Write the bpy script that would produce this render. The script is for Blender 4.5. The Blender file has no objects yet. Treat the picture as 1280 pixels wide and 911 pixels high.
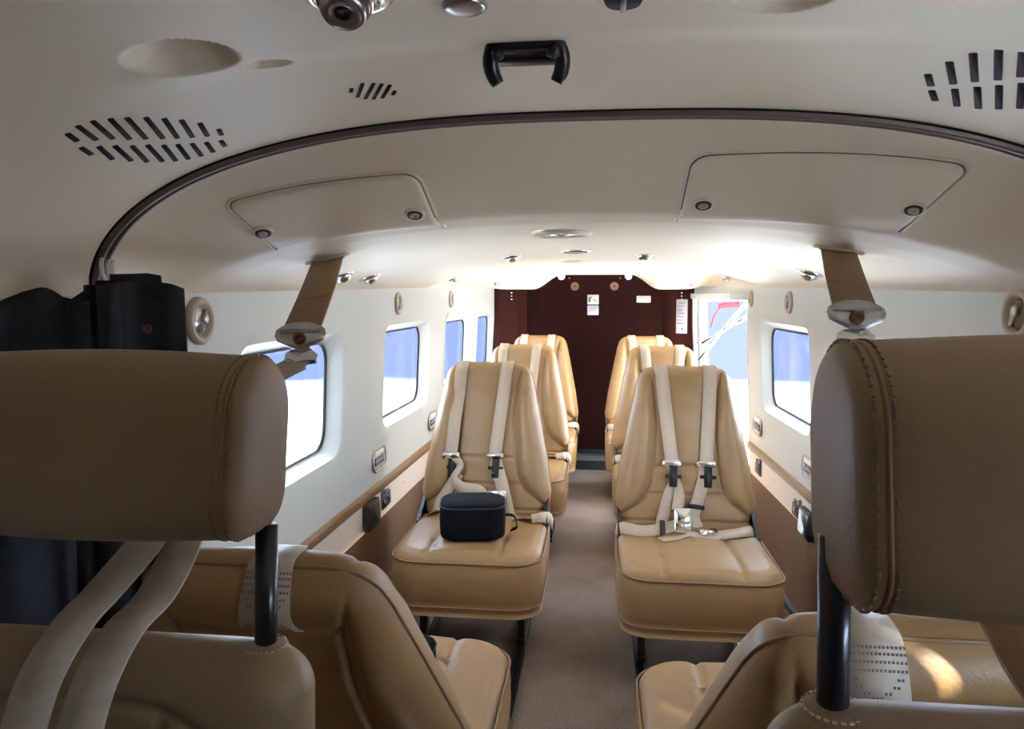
import bpy, math, random
import numpy as np
from mathutils import Vector, Matrix
random.seed(7)
S = bpy.context.scene
COL = S.collection
# ------------------------------------------------------------------ camera
cam = bpy.data.cameras.new('camera'); camo = bpy.data.objects.new('camera', cam); COL.objects.link(camo)
cam.sensor_width = 36; cam.lens = 924/1280*36; cam.clip_start = .02; cam.clip_end = 600
camo.location = (.03, 0, 1.09)
camo.rotation_euler = (math.radians(90-5.41), 0, math.radians(6.452))
S.camera = camo
# ------------------------------------------------------------------ sky, sun, exposure
W = bpy.data.worlds.new('sky'); S.world = W; W.use_nodes = True
wn = W.node_tree.nodes; wl_ = W.node_tree.links
bg = wn['Background']
tc = wn.new('ShaderNodeTexCoord'); sx = wn.new('ShaderNodeSeparateXYZ'); cr = wn.new('ShaderNodeValToRGB')
wl_.new(tc.outputs['Generated'], sx.inputs[0]); wl_.new(sx.outputs['Z'], cr.inputs[0]); wl_.new(cr.outputs[0], bg.inputs[0])
cr.color_ramp.elements[0].position = 0.0; cr.color_ramp.elements[0].color = (.87, .94, 1, 1)
cr.color_ramp.elements[1].position = .7; cr.color_ramp.elements[1].color = (.64, .79, 1, 1)
bg.inputs[1].default_value = 3.2
sun = bpy.data.lights.new('sun', 'SUN'); suno = bpy.data.objects.new('sun', sun); COL.objects.link(suno)
sun.energy = 11.0; sun.angle = math.radians(1.5); sun.color = (1, .96, .9)
suno.rotation_euler = Vector((-.50, .44, -.55)).to_track_quat('-Z', 'Y').to_euler()
S.view_settings.view_transform = 'Standard'; S.view_settings.look = 'None'
S.view_settings.exposure = 2.95; S.view_settings.gamma = 1; S.view_settings.use_curve_mapping = False
S.cycles.max_bounces = 14; S.cycles.diffuse_bounces = 10; S.cycles.transparent_max_bounces = 12
S.cycles.sample_clamp_indirect = 8

# ------------------------------------------------------------------ materials
def mat(name, col, rough=.5, metal=0, noise=0, nscale=60, bump=0, bscale=300, col2=None, btype='noise', spec=.5, coat=0):
    m = bpy.data.materials.new(name); m.use_nodes = True
    N = m.node_tree.nodes; L = m.node_tree.links; b = N['Principled BSDF']
    b.inputs['Base Color'].default_value = (*col, 1); b.inputs['Roughness'].default_value = rough
    b.inputs['Metallic'].default_value = metal; b.inputs['Specular IOR Level'].default_value = spec
    b.inputs['Coat Weight'].default_value = coat
    t = N.new('ShaderNodeTexCoord')
    if noise or col2:
        n = N.new('ShaderNodeTexNoise'); n.inputs['Scale'].default_value = nscale; n.inputs['Detail'].default_value = 5
        L.new(t.outputs['Object'], n.inputs['Vector'])
        r = N.new('ShaderNodeValToRGB'); r.color_ramp.elements[0].position = .35; r.color_ramp.elements[1].position = .65
        c2 = col2 if col2 else tuple(max(0, c*(1-noise)) for c in col)
        r.color_ramp.elements[0].color = (*c2, 1); r.color_ramp.elements[1].color = (*col, 1)
        L.new(n.outputs['Fac'], r.inputs[0]); L.new(r.outputs[0], b.inputs['Base Color'])
    if bump:
        if btype == 'voronoi':
            n2 = N.new('ShaderNodeTexVoronoi'); out = n2.outputs['Distance']
        else:
            n2 = N.new('ShaderNodeTexNoise'); n2.inputs['Detail'].default_value = 3; out = n2.outputs['Fac']
        n2.inputs['Scale'].default_value = bscale; L.new(t.outputs['Object'], n2.inputs['Vector'])
        bp = N.new('ShaderNodeBump'); bp.inputs['Strength'].default_value = bump; bp.inputs['Distance'].default_value = .001
        L.new(out, bp.inputs['Height']); L.new(bp.outputs[0], b.inputs['Normal'])
    return m
M = {}
M['leather'] = mat('tan_leather', (.39, .228, .096), .45, noise=.08, nscale=9, bump=.25, bscale=260, btype='voronoi')
M['leather2'] = mat('taupe_leather', (.34, .22, .12), .45, noise=.10, nscale=7, bump=.12, bscale=300, btype='voronoi')
M['piping'] = mat('leather_piping', (.30, .165, .075), .5)
M['thread'] = mat('stitch_thread', (.27, .165, .095), .7)
M['thread2'] = mat('pale_thread', (.62, .5, .36), .7)
M['belt'] = mat('beige_webbing', (.61, .47, .335), .6, noise=.12, nscale=180, bump=.3, bscale=700)
M['belt2'] = mat('grey_beige_webbing', (.60, .50, .39), .45, noise=.2, nscale=40, bump=.3, bscale=700)
M['belt3'] = mat('brown_webbing', (.33, .19, .088), .6, noise=.12, nscale=120, bump=.3, bscale=700)
M['headliner'] = mat('headliner', (.85, .75, .59), .55, noise=.03, nscale=3, bump=.06, bscale=500)
M['wall'] = mat('wall_panel_paint', (.60, .615, .575), .42, noise=.02, nscale=3, bump=.03, bscale=400)
M['strip'] = mat('cream_side_strip', (.80, .68, .56), .45, noise=.03, nscale=5)
M['trim'] = mat('brown_trim', (.27, .15, .072), .4, noise=.15, nscale=30)
M['sidecarpet'] = mat('brown_sidewall_cloth', (.21, .115, .06), .85, noise=.2, nscale=200, bump=.4, bscale=500)
M['chrome'] = mat('chrome', (.86, .86, .88), .12, 1)
M['steel'] = mat('satin_steel', (.42, .41, .40), .3, 1)
M['black'] = mat('black_metal', (.012, .012, .015), .28, coat=.3)
M['blackp'] = mat('black_plastic', (.018, .018, .02), .5)
M['blackcloth'] = mat('black_cloth', (.006, .006, .008), .95, spec=.2, noise=.3, nscale=300, bump=.4, bscale=600)
M['navy'] = mat('navy_cloth', (.026, .028, .042), .8, noise=.3, nscale=90, bump=.3, bscale=500)
M['dark'] = mat('dark_void', (.006, .005, .006), .8)
M['bulk'] = mat('dark_brown_liner', (.016, .004, .003), .8, spec=.05, noise=.15, nscale=4)
M['bulk2'] = mat('red_brown_liner', (.040, .0095, .0065), .75, spec=.08, noise=.2, nscale=5)
M['riser'] = mat('navy_riser', (.010, .014, .022), .6)
M['sill'] = mat('aluminium_sill', (.55, .56, .58), .35, 1)
M['track'] = mat('bronze_grey_track', (.19, .155, .14), .35, .3)
M['white'] = mat('white_plastic', (.85, .84, .82), .35)
M['paper'] = mat('placard_paper', (.52, .51, .52), .5)
M['ink'] = mat('ink', (.03, .03, .035), .6)
M['inkb'] = mat('pale_blue_ink', (.20, .22, .32), .6)
M['bronze'] = mat('bronze_plastic', (.17, .085, .04), .45)
M['bezel'] = mat('warm_grey_bezel', (.50, .42, .33), .4)
M['grey'] = mat('grey_plastic', (.42, .42, .43), .4)
M['red'] = mat('red_nylon', (.35, .010, .02), .6)
M['pink'] = mat('pink_webbing', (.22, .04, .05), .6)
M['whitepaint'] = mat('white_paint', (.85, .86, .88), .3)
M['plate'] = mat('worn_chrome', (.66, .66, .67), .25, .75)
M['lens'] = mat('lamp_lens', (.75, .73, .68), .12, .6)
def carpet():
    m = mat('carpet', (.30, .235, .20), .95, bump=.9, bscale=420)
    N = m.node_tree.nodes; L = m.node_tree.links; b = N['Principled BSDF']; t = N['Texture Coordinate']
    n = N.new('ShaderNodeTexNoise'); n.inputs['Scale'].default_value = 260; n.inputs['Detail'].default_value = 4
    n2 = N.new('ShaderNodeTexNoise'); n2.inputs['Scale'].default_value = 4.5; n2.inputs['Detail'].default_value = 6
    L.new(t.outputs['Object'], n.inputs['Vector']); L.new(t.outputs['Object'], n2.inputs['Vector'])
    r = N.new('ShaderNodeValToRGB'); r.color_ramp.elements[0].position = .3; r.color_ramp.elements[1].position = .7
    r.color_ramp.elements[0].color = (.085, .06, .045, 1); r.color_ramp.elements[1].color = (.33, .25, .195, 1)
    r2 = N.new('ShaderNodeValToRGB'); r2.color_ramp.elements[0].position = .4; r2.color_ramp.elements[1].position = .7
    r2.color_ramp.elements[0].color = (1, 1, 1, 1); r2.color_ramp.elements[1].color = (.72, .62, .55, 1)
    mx = N.new('ShaderNodeMix'); mx.data_type = 'RGBA'; mx.blend_type = 'MULTIPLY'; mx.inputs[0].default_value = 1
    L.new(n.outputs['Fac'], r.inputs[0]); L.new(n2.outputs['Fac'], r2.inputs[0])
    L.new(r.outputs[0], mx.inputs[6]); L.new(r2.outputs[0], mx.inputs[7]); L.new(mx.outputs[2], b.inputs['Base Color'])
    return m
M['carpet'] = carpet()
def glass():
    m = bpy.data.materials.new('window_pane'); m.use_nodes = True; N = m.node_tree.nodes; L = m.node_tree.links
    N.remove(N['Principled BSDF']); o = N['Material Output']
    a = N.new('ShaderNodeBsdfTransparent'); a.inputs[0].default_value = (.80, .85, .93, 1)
    g = N.new('ShaderNodeBsdfGlossy'); g.inputs['Roughness'].default_value = .03
    x = N.new('ShaderNodeMixShader'); x.inputs[0].default_value = .05; L.new(a.outputs[0], x.inputs[1]); L.new(g.outputs[0], x.inputs[2])
    L.new(x.outputs[0], o.inputs[0]); return m
M['glass'] = glass()

# ------------------------------------------------------------------ mesh helpers: every shape is a pair (verts, faces)
def new(name, VF, material, parent=None, smooth=True, loc=None, rot=None, mx=None):
    V, F = VF
    me = bpy.data.meshes.new(name); me.from_pydata([tuple(map(float, v)) for v in V], [], [tuple(f) for f in F]); me.update()
    if smooth: me.shade_smooth()
    me.materials.append(material)
    o = bpy.data.objects.new(name, me); COL.objects.link(o)
    if parent is not None: o.parent = parent
    if mx is not None: o.matrix_local = mx
    if loc is not None: o.location = loc
    if rot is not None: o.rotation_euler = rot
    return o
def sharp(o, ang=35):
    me = o.data
    me.shade_smooth(); me.set_sharp_from_angle(angle=math.radians(ang)); return o
def empty(name, loc=(0, 0, 0), rz=0, mx=None):
    o = bpy.data.objects.new(name, None); COL.objects.link(o); o.empty_display_size = .05
    if mx is not None: o.matrix_world = mx
    else: o.location = loc; o.rotation_euler = (0, 0, rz)
    return o
def tag(o, label, cat, group=None):
    o['label'] = label; o['category'] = cat
    if group: o['group'] = group
    return o
def struct(o): o['kind'] = 'structure'; return o
def J(*parts):
    V = []; F = []
    for v, f in parts:
        k = len(V); V += [tuple(p) for p in v]; F += [tuple(i+k for i in q) for q in f]
    return V, F
def T(VF, mx):
    return [tuple(mx @ Vector(v)) for v in VF[0]], VF[1]
def TL(VF, loc=(0, 0, 0), rz=0, rx=0, ry=0):
    return T(VF, Matrix.Translation(loc) @ Matrix.Rotation(rz, 4, 'Z') @ Matrix.Rotation(ry, 4, 'Y') @ Matrix.Rotation(rx, 4, 'X'))
def box(x0, x1, y0, y1, z0, z1):
    V = [(x0, y0, z0), (x1, y0, z0), (x1, y1, z0), (x0, y1, z0), (x0, y0, z1), (x1, y0, z1), (x1, y1, z1), (x0, y1, z1)]
    return V, [(3, 2, 1, 0), (4, 5, 6, 7), (0, 1, 5, 4), (1, 2, 6, 5), (2, 3, 7, 6), (3, 0, 4, 7)]
def loft(rings, closed=True, cap0=True, cap1=True):
    n = len(rings[0]); V = [tuple(p) for r in rings for p in r]; F = []
    for i in range(len(rings)-1):
        for j in range(n if closed else n-1):
            a = i*n+j; b = i*n+(j+1) % n; F.append((a, b, b+n, a+n))
    if cap0: F.append(tuple(reversed(range(n))))
    if cap1: k = (len(rings)-1)*n; F.append(tuple(range(k, k+n)))
    return V, F
def catmull(P, k=6, closed=False):
    P = [Vector(p) for p in P]; n = len(P); out = []
    for i in range(n if closed else n-1):
        if closed: a, b, c, d = P[(i-1) % n], P[i], P[(i+1) % n], P[(i+2) % n]
        else: a, b, c, d = P[max(0, i-1)], P[i], P[i+1], P[min(n-1, i+2)]
        for j in range(k):
            t = j/k
            out.append(.5*((2*b)+(c-a)*t+(2*a-5*b+4*c-d)*t*t+(3*b-a-3*c+d)*t*t*t))
    if not closed: out.append(P[-1])
    return out
def tube(P, r, n=8, closed=False):
    P = [Vector(p) for p in P]; m = len(P); rings = []; up = None
    for i in range(m):
        d = (P[(i+1) % m]-P[i-1]) if closed else (P[min(m-1, i+1)]-P[max(0, i-1)])
        d.normalize()
        if up is None: up = d.orthogonal().normalized()
        up = (up-d*up.dot(d)).normalized() if (up-d*up.dot(d)).length > 1e-6 else d.orthogonal().normalized()
        s = d.cross(up); rr = r[i] if isinstance(r, (list, tuple)) else r
        rings.append([P[i]+(up*math.cos(2*math.pi*j/n)+s*math.sin(2*math.pi*j/n))*rr for j in range(n)])
    if closed:
        V, F = loft(rings+[rings[0]], True, False, False); return V, F
    return loft(rings)
def lathe(prof, n=24):          # profile of (r, z)
    return loft([[(r*math.cos(2*math.pi*j/n), r*math.sin(2*math.pi*j/n), z) for j in range(n)] for r, z in prof], True, prof[0][0] > 1e-5, prof[-1][0] > 1e-5)
def rrect(a, b, R, n=6, cx=0, cy=0):
    out = []
    for qx, qy, a0 in ((1, 1, 0), (-1, 1, 90), (-1, -1, 180), (1, -1, 270)):
        for i in range(n+1):
            t = math.radians(a0+90*i/n); out.append((cx+qx*(a-R)+R*math.cos(t), cy+qy*(b-R)+R*math.sin(t)))
    return out
def rrectd(a, b, R, cx=0, cy=0):       # the same with points along the straight sides
    P = rrect(a, b, R, 8, cx, cy); out = []
    for i, p in enumerate(P):
        out.append(p)
        if i % 9 == 8:
            q = P[(i+1) % 36]; out += [(p[0]+(q[0]-p[0])*k/9, p[1]+(q[1]-p[1])*k/9) for k in range(1, 9)]
    return out
def prism(poly, z0, z1, bev=0):
    if bev:
        c = [sum(p[0] for p in poly)/len(poly), sum(p[1] for p in poly)/len(poly)]
        def ins(p, d):
            v = Vector((p[0]-c[0], p[1]-c[1])); l = v.length
            return (c[0]+v.x*(l-d)/l, c[1]+v.y*(l-d)/l)
        rings = [[(*ins(p, bev), z0) for p in poly], [(*p, z0+bev) for p in poly], [(*p, z1-bev) for p in poly], [(*ins(p, bev), z1) for p in poly]]
    else: rings = [[(*p, z0) for p in poly], [(*p, z1) for p in poly]]
    return loft(rings)
def ribbon(P, w, th=.0022, side=(1, 0, 0), k=6, sides=None):
    """flat strap of thickness th along P; side is the width direction (one, or one per control point)"""
    C = catmull(P, k); n = len(C); rings = []
    if sides is None: SD = [Vector(side)]*n
    else: SD = catmull(sides, k)
    ws = w if isinstance(w, (list, tuple)) else None
    for i in range(n):
        d = (C[min(n-1, i+1)]-C[max(0, i-1)]).normalized(); s = SD[i]; s = (s-d*s.dot(d)).normalized(); nn = d.cross(s)
        ww = w if ws is None else ip(i/(n-1)*(len(ws)-1), list(range(len(ws))), ws)
        a = s*ww*.5; t = nn*th*.5; e = s*min(.001, th*.3)
        rings.append([C[i]+a+t-e, C[i]+a-t, C[i]-a-t, C[i]-a+t+e])
    return loft(rings)
def gridsurf(f, us, vs):
    V = [f(u, v) for v in vs for u in us]; n = len(us); F = []
    for j in range(len(vs)-1):
        for i in range(n-1):
            a = j*n+i; F.append((a, a+1, a+1+n, a+n))
    return V, F
def flip(VF): return VF[0], [tuple(reversed(f)) for f in VF[1]]
def lin(a, b, n): return [a+(b-a)*i/(n-1) for i in range(n)]
def edgy(n, p=1.6):             # -1..1, denser towards the ends
    return [math.copysign(1-(1-abs(t))**p, t) for t in lin(-1, 1, n)]
def copy_tree(o, parent=None):
    c = o.copy(); COL.objects.link(c)
    if parent is not None: c.parent = parent
    for ch in list(o.children): copy_tree(ch, c)
    return c

# ------------------------------------------------------------------ the shell of the cabin
def ip(x, xs, ys):
    if x <= xs[0]: return ys[0]
    for i in range(1, len(xs)):
        if x <= xs[i]:
            t = (x-xs[i-1])/(xs[i]-xs[i-1]); return ys[i-1]+t*(ys[i]-ys[i-1])
    return ys[-1]
def sst(a, b, x):
    t = min(1, max(0, (x-a)/(b-a))); return t*t*(3-2*t)
LEAN = .05
def wall_l(y): return -ip(y, [0, 1.8, 3.1, 4.8], [.69, .69, .66, .60])
def wall_r(y): return ip(y, [0, 1.8, 3.1, 4.8], [.72, .72, .685, .62])
def wx(s, y, z, out=0):         # wall surface, s = -1 or 1
    return (wall_l(y) if s < 0 else wall_r(y)) + s*(LEAN*max(0, .95-z)+out)
def wall_top(y): return 1.074+.0145*y
def ceil_z(x, y):
    xl, xr = wall_l(y), wall_r(y); xc = .5*(xl+xr); n = min(1, abs(x-xc)/(.5*(xr-xl)))
    wt = wall_top(y)
    if x < xc: za = wt+(1.327-wt)*(1-n**2.55)**.47       # rounded cockpit section
    else: za = wt+(1.327-wt)*(1-n**2.75)**.44
    zb = wt+(1.212-wt)*(1-n**2.4)**.85                   # low section under the wing spar
    zc = wt+(1.232-wt)*(1-n**2.4)**.6                    # aft cabin
    q = abs(x-.03)
    zd = 1.122+.092*(1-sst(.215, .40, q))                # notched soffit above the aft bulkhead
    zd = wt+(zd-wt)*(1-sst(.9, 1, n))
    a = ip(y, [1.0, 1.03, 1.22, 1.29], [0, .08, .93, 1])
    z = za*(1-a)+zb*a
    b = sst(3.02, 3.1, y); z = z*(1-b)+zc*b
    d = sst(3.5, 4.45, y); z = z*(1-d)+zd*d
    return z
RECESS = [(-.337, .640, .047, .034), (-.283, .698, .021, .022), (.17, .600, .038, .03)]
def ceil_full(x, y):
    z = ceil_z(x, y)
    if y < 1.0:
        z -= .010*sst(.74, .66, y)*sst(.52, .36, abs(x-.02))      # shallow overhead console
        for cx, cy, r, d in RECESS:
            q = math.hypot(x-cx, y-cy)/r
            if q < 1: z += d*(1-q*q)**.8
    if abs(x) > .3 and 1.26 < y < 1.55:                           # puckers round the belt outlets
        for cx in (-.48, .455):
            q = math.hypot((x-cx)/.09, (y-1.39)/.06)
            z -= .012*math.exp(-q*q*1.5)
    return z
def ceil_n(x, y, h=.004):
    n = Vector((-(ceil_z(x+h, y)-ceil_z(x-h, y))/(2*h), -(ceil_z(x, y+h)-ceil_z(x, y-h))/(2*h), 1)).normalized()
    return -n                                                     # pointing down into the cabin
def ceil_mx(x, y, ux=(1, 0, 0), lift=0):
    """local +z points down out of the ceiling, local x along ux"""
    n = ceil_n(x, y); u = Vector(ux); u = (u-n*u.dot(n)).normalized(); v = n.cross(u)
    p = Vector((x, y, ceil_full(x, y)))+n*lift
    m = Matrix((u, v, n)).transposed().to_4x4(); m.translation = p; return m
def wall_mx(s, y, z):
    """local +z points into the cabin, local y up, x along the wall"""
    n = Vector((-s, 0, LEAN if z < .95 else 0)); n.normalize(); v = (Vector((0, 0, 1))-n*n.z).normalized(); u = v.cross(n)
    m = Matrix((u, v, n)).transposed().to_4x4(); m.translation = (wx(s, y, z), y, z); return m

# ceiling: dense in the cockpit part so the lamp recesses are carved in
def ceiling_piece(y0, y1, ny, nx):
    vs = lin(y0, y1, ny); ss = [math.copysign(abs(t)**.8, t) for t in lin(-1, 1, nx)]
    def f(s, y):
        xl, xr = wall_l(y), wall_r(y); x = .5*(xl+xr)+s*.5*(xr-xl); return (x, y, ceil_full(x, y))
    return flip(gridsurf(f, ss, vs))
c_a = struct(new('ceiling', ceiling_piece(1.0, 4.85, 340, 130), M['headliner']))
c_b = struct(new('ceiling', ceiling_piece(.40, 1.0, 200, 400), M['headliner']))
c_c = struct(new('ceiling', ceiling_piece(-.52, .40, 30, 80), M['headliner']))

def hole_cell(s, y0, y1, z0, zt, hy0, hy1, hz0, hz1, R, depth=.035, ins=.05, rings=5):
    """wall panel cell with one rounded window opening and the reveal that slopes out to the pane"""
    N = 4*17
    H = rrectd((hy1-hy0)/2, (hz1-hz0)/2, R, (hy0+hy1)/2, (hz0+hz1)/2)
    cy, cz = (hy0+hy1)/2, (hz0+hz1)/2
    def outer(p):
        dy, dz = p[0]-cy, p[1]-cz; t = 1e9
        if dy > 1e-9: t = min(t, (y1-cy)/dy)
        if dy < -1e-9: t = min(t, (y0-cy)/dy)
        if dz > 1e-9: t = min(t, (zt-cz)/dz)
        if dz < -1e-9: t = min(t, (z0-cz)/dz)
        return (cy+dy*t, cz+dz*t)
    RG = []
    for k in range(rings+1):
        f = k/rings; r = []
        for p in H:
            o = outer(p); y = o[0]+(p[0]-o[0])*f; z = o[1]+(p[1]-o[1])*f
            r.append((wx(s, y, z), y, z))
        RG.append(r)
    for f, dd in ((.12, .004), (.3, .011), (.62, .023), (1, depth)):
        P = rrectd((hy1-hy0)/2-ins*f, (hz1-hz0)/2-ins*.55*f, R, cy, cz)
        RG.append([(wx(s, p[0], p[1], dd), p[0], p[1]) for p in P])
    # fill the corners of the cell
    def edge(p): return 0 if abs(p[0]-y1) < 1e-6 else 1 if abs(p[1]-zt) < 1e-6 else 2 if abs(p[0]-y0) < 1e-6 else 3
    V, F = loft(RG, True, False, False)
    cs = {frozenset((0, 1)): (y1, zt), frozenset((1, 2)): (y0, zt), frozenset((2, 3)): (y0, z0), frozenset((3, 0)): (y1, z0)}
    O = [outer(p) for p in H]
    for j in range(N):
        e0, e1 = edge(O[j]), edge(O[(j+1) % N])
        if e0 != e1:
            y, z = cs[frozenset((e0, e1))]; V.append((wx(s, y, z), y, z)); F.append(((j+1) % N, j, len(V)-1))
    if s > 0: F = [tuple(reversed(f)) for f in F]
    return (V, F), RG[-1], P
def wall_patch(s, y0, y1, z0, zt, out=0):
    f = lambda y, z: (wx(s, y, z if z < 90 else wall_top(y), out), y, z if z < 90 else wall_top(y))
    zs = lin(z0, zt, 6); V = []; F = []
    ys = lin(y0, y1, max(2, int((y1-y0)/.1)+1))
    V, F = gridsurf(lambda y, t: (wx(s, y, z0+(min(zt, wall_top(y)+.02)-z0)*t, out), y, z0+(min(zt, wall_top(y)+.02)-z0)*t), ys, lin(0, 1, 6))
    return (V, F) if s < 0 else flip((V, F))
TRIMZ = .452
WN = [0]
def window_in(s, ring, P, depth=.035):
    WN[0] += 1
    cy = sum(p[0] for p in P)/len(P); cz = sum(p[1] for p in P)/len(P)
    w = struct(empty('window_%d' % WN[0]))
    def rg(d, out): return [(wx(s, p[0]+(d if p[0] < cy else -d), p[1]+(d if p[1] < cz else -d), out), p[0]+(d if p[0] < cy else -d), p[1]+(d if p[1] < cz else -d)) for p in P]
    g = loft([rg(-.002, depth-.001), rg(-.001, depth-.005), rg(.003, depth-.005), rg(.004, depth+.003)], True, False, False)
    new('gasket', g, M['blackp'], w)
    new('pane', loft([rg(0, depth+.001), rg(0, depth+.004)]), M['glass'], w, smooth=False)
def build_wall(s, name, cells):
    parts = []; wins = []
    for c in cells:
        if len(c) == 2: parts.append(wall_patch(s, c[0], c[1], TRIMZ, 9))
        else:
            y0, y1, hy0, hy1, hz0, hz1 = c; zt = wall_top(y1)+.02
            g, ring, P = hole_cell(s, y0, y1, TRIMZ, zt, hy0, hy1, hz0, hz1, .055)
            parts.append(g); wins.append((ring, P))
    return parts, wins
HZ0, HZ1 = .628, .985
left_cells = [(-.52, 1.30), (1.30, 2.15, 1.42, 2.045, HZ0, HZ1), (2.15, 3.18, 2.43, 3.05, HZ0, HZ1),
              (3.18, 4.02, 3.33, 3.93, HZ0, HZ1), (4.02, 4.68, 4.09, 4.62, HZ0, HZ1), (4.68, 4.85)]
D0, D1, DZ = 3.275, 4.60, 1.065
right_cells = [(-.52, .82, .0, .55, .78, 1.03), (.82, 1.30), (1.30, 2.15, 1.42, 2.045, HZ0, HZ1), (2.15, 3.2, 2.43, 3.06, HZ0, HZ1), (3.2, D0), (D1, 4.85)]
pl, wl = build_wall(-1, 'wall_left', left_cells)
pr, wr = build_wall(1, 'wall_right', right_cells)
pr.append(wall_patch(1, D0, D1, DZ, 9))
w_l = struct(sharp(new('wall_left', J(*pl), M['wall']), 50)); w_r = struct(sharp(new('wall_right', J(*pr), M['wall']), 50))
for r, P in wl: window_in(-1, r, P)
for r, P in wr: window_in(1, r, P)
# lower side strips, brown rail, brown lower cloth
def strip(s, y0, y1, z0, z1, o0, o1):
    f = lambda y, t: (wx(s, y, z0+(z1-z0)*t, o0+(o1-o0)*t), y, z0+(z1-z0)*t)
    VF = gridsurf(f, lin(y0, y1, max(2, int((y1-y0)/.15)+1)), lin(0, 1, 3)); return VF if s < 0 else flip(VF)
def rail(s, y0, y1, z0, z1, out):
    ys = lin(y0, y1, int((y1-y0)/.12)+2); R = []
    for y in ys:
        q = [(z0, .004), (z0+.004, -out*.8), (z0+.012, -out), (z1-.012, -out), (z1-.004, -out*.8), (z1, .004)]
        R.append([(wx(s, y, z, o), y, z) for z, o in q])
    VF = loft(R, False, False, False); return VF
for s, nm, y1 in ((-1, 'left', 4.66), (1, 'right', D0)):
    struct(new('wall_'+nm+'_strip', strip(s, -.52, y1, .315, TRIMZ+.002, -.004, -.002), M['strip'], w_l if s < 0 else w_r))
    struct(new('trim_1' if s < 0 else 'trim_2', rail(s, -.52, y1, .418, .456, .012), M['trim']))
    struct(new('wall_'+nm+'_lower', strip(s, -.52, y1, -.01, .325, -.035, -.010), M['sidecarpet'], w_l if s < 0 else w_r))
    struct(new('baseboard_'+nm, rail(s, -.52, y1, 0, .03, .05), M['blackp']))
# floor
fl = struct(new('floor', box(-.80, .82, -.6, 4.56, -.06, 0), M['carpet'], smooth=False))
struct(new('floor', box(-.80, .82, 4.56, 5.0, -.06, .09), M['riser'], smooth=False))
# unseen cockpit front panel, raised over the windscreen to block its light
struct(new('wall_front_light_block', box(-.78, .8, -.62, -.5, -.06, 1.4), M['blackp'], smooth=False))
for k, x in enumerate((-.500, -.190, .173, .483)):
    struct(new('trim_%d' % (5+k), J(box(x-.018, x-.006, .9, 4.5, 0, .016), box(x+.006, x+.018, .9, 4.5, 0, .016), box(x-.018, x+.018, .9, 4.5, 0, .004)), M['black'], smooth=False))
# aft bulkhead: flat centre and two angled returns
def aft():
    zb, zt = .088, 1.3
    pl_ = [(-.622, 4.628), (-.575, 4.63), (-.47, 4.68), (-.41, 4.76), (.45, 4.76), (.51, 4.70), (.59, 4.645), (.632, 4.625)]
    return pl_
ap = aft()
def sheet(P, z0, z1, th=.012):
    return J(*[loft([[(a[0], a[1], z0), (b[0], b[1], z0), (b[0], b[1]+th, z0), (a[0], a[1]+th, z0)], [(a[0], a[1], z1), (b[0], b[1], z1), (b[0], b[1]+th, z1), (a[0], a[1]+th, z1)]]) for a, b in zip(P[:-1], P[1:])])
bulk = struct(sharp(new('wall_back', sheet(ap[3:5], .088, 1.27), M['bulk']), 30))
struct(sharp(new('wall_back_return', sheet(ap[0:4], .088, 1.20), M['bulk2'], bulk), 45))
struct(sharp(new('wall_back_return', sheet(ap[4:8], .088, 1.20), M['bulk2'], bulk), 45))
struct(sharp(new('trim_3', J(box(-.60, .64, 4.545, 4.60, .074, .096), box(-.60, .64, 4.54, 4.549, .062, .08)), M['sill'], smooth=False)))
# the curtain track along the arch between cockpit and cabin
def arch_pts(dz=0, y=1.0):
    out = []
    for t in lin(-1, 1, 121):
        s = math.copysign(abs(t)**.75, t); xl, xr = wall_l(y), wall_r(y); x = .5*(xl+xr)+s*.4995*(xr-xl); out.append((x, y, ceil_z(x, y)))
    return out
def arch_sweep(prof):
    P = [Vector(p) for p in arch_pts()]; R = []
    for i, p in enumerate(P):
        d = (P[min(len(P)-1, i+1)]-P[max(0, i-1)]).normalized(); n = Vector((d.z, 0, -d.x)).normalized()
        if n.z > 0: n = -n
        R.append([p+Vector((0, a, 0))+n*b for a, b in prof])
    return loft(R, False, False, False)
tr = struct(new('trim_4', arch_sweep([(-.012, -.002), (-.012, .006), (-.010, .009), (-.005, .009), (-.004, .002), (.001, .002), (.002, .009), (.008, .009), (.011, .006), (.012, -.006)]), M['track']))
struct(new('track_slot', arch_sweep([(-.0045, .0045), (.0015, .0045)]), M['dark'], tr))
struct(new('track_gap', arch_sweep([(-.016, -.002), (-.0145, .0015), (-.012, .002)]), M['dark'], tr))

# ------------------------------------------------------------------ outside: apron, tarmac, open cargo door
def ground_mat():
    m = mat('apron', (.5, .5, .5), 1, spec=0)
    N = m.node_tree.nodes; L = m.node_tree.links; b = N['Principled BSDF']; t = N['Texture Coordinate']
    n = N.new('ShaderNodeTexNoise'); n.inputs['Scale'].default_value = .10; n.inputs['Detail'].default_value = 6
    L.new(t.outputs['Object'], n.inputs['Vector'])
    sep = N.new('ShaderNodeSeparateXYZ'); L.new(t.outputs['Object'], sep.inputs[0])
    ab = N.new('ShaderNodeVectorMath'); ab.operation = 'LENGTH'; L.new(t.outputs['Object'], ab.inputs[0])
    mr = N.new('ShaderNodeMapRange'); mr.inputs[1].default_value = 10; mr.inputs[2].default_value = 23
    ad = N.new('ShaderNodeMath'); ad.operation = 'MULTIPLY_ADD'; ad.inputs[1].default_value = 6; L.new(n.outputs['Fac'], ad.inputs[0]); L.new(ab.outputs['Value'], ad.inputs[2])
    L.new(ad.outputs[0], mr.inputs[0])
    r = N.new('ShaderNodeValToRGB'); r.color_ramp.elements[0].color = (.55, .53, .49, 1); r.color_ramp.elements[1].color = (.0195, .0222, .046, 1)
    L.new(mr.outputs[0], r.inputs[0]); L.new(r.outputs[0], b.inputs['Base Color']); return m
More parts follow.
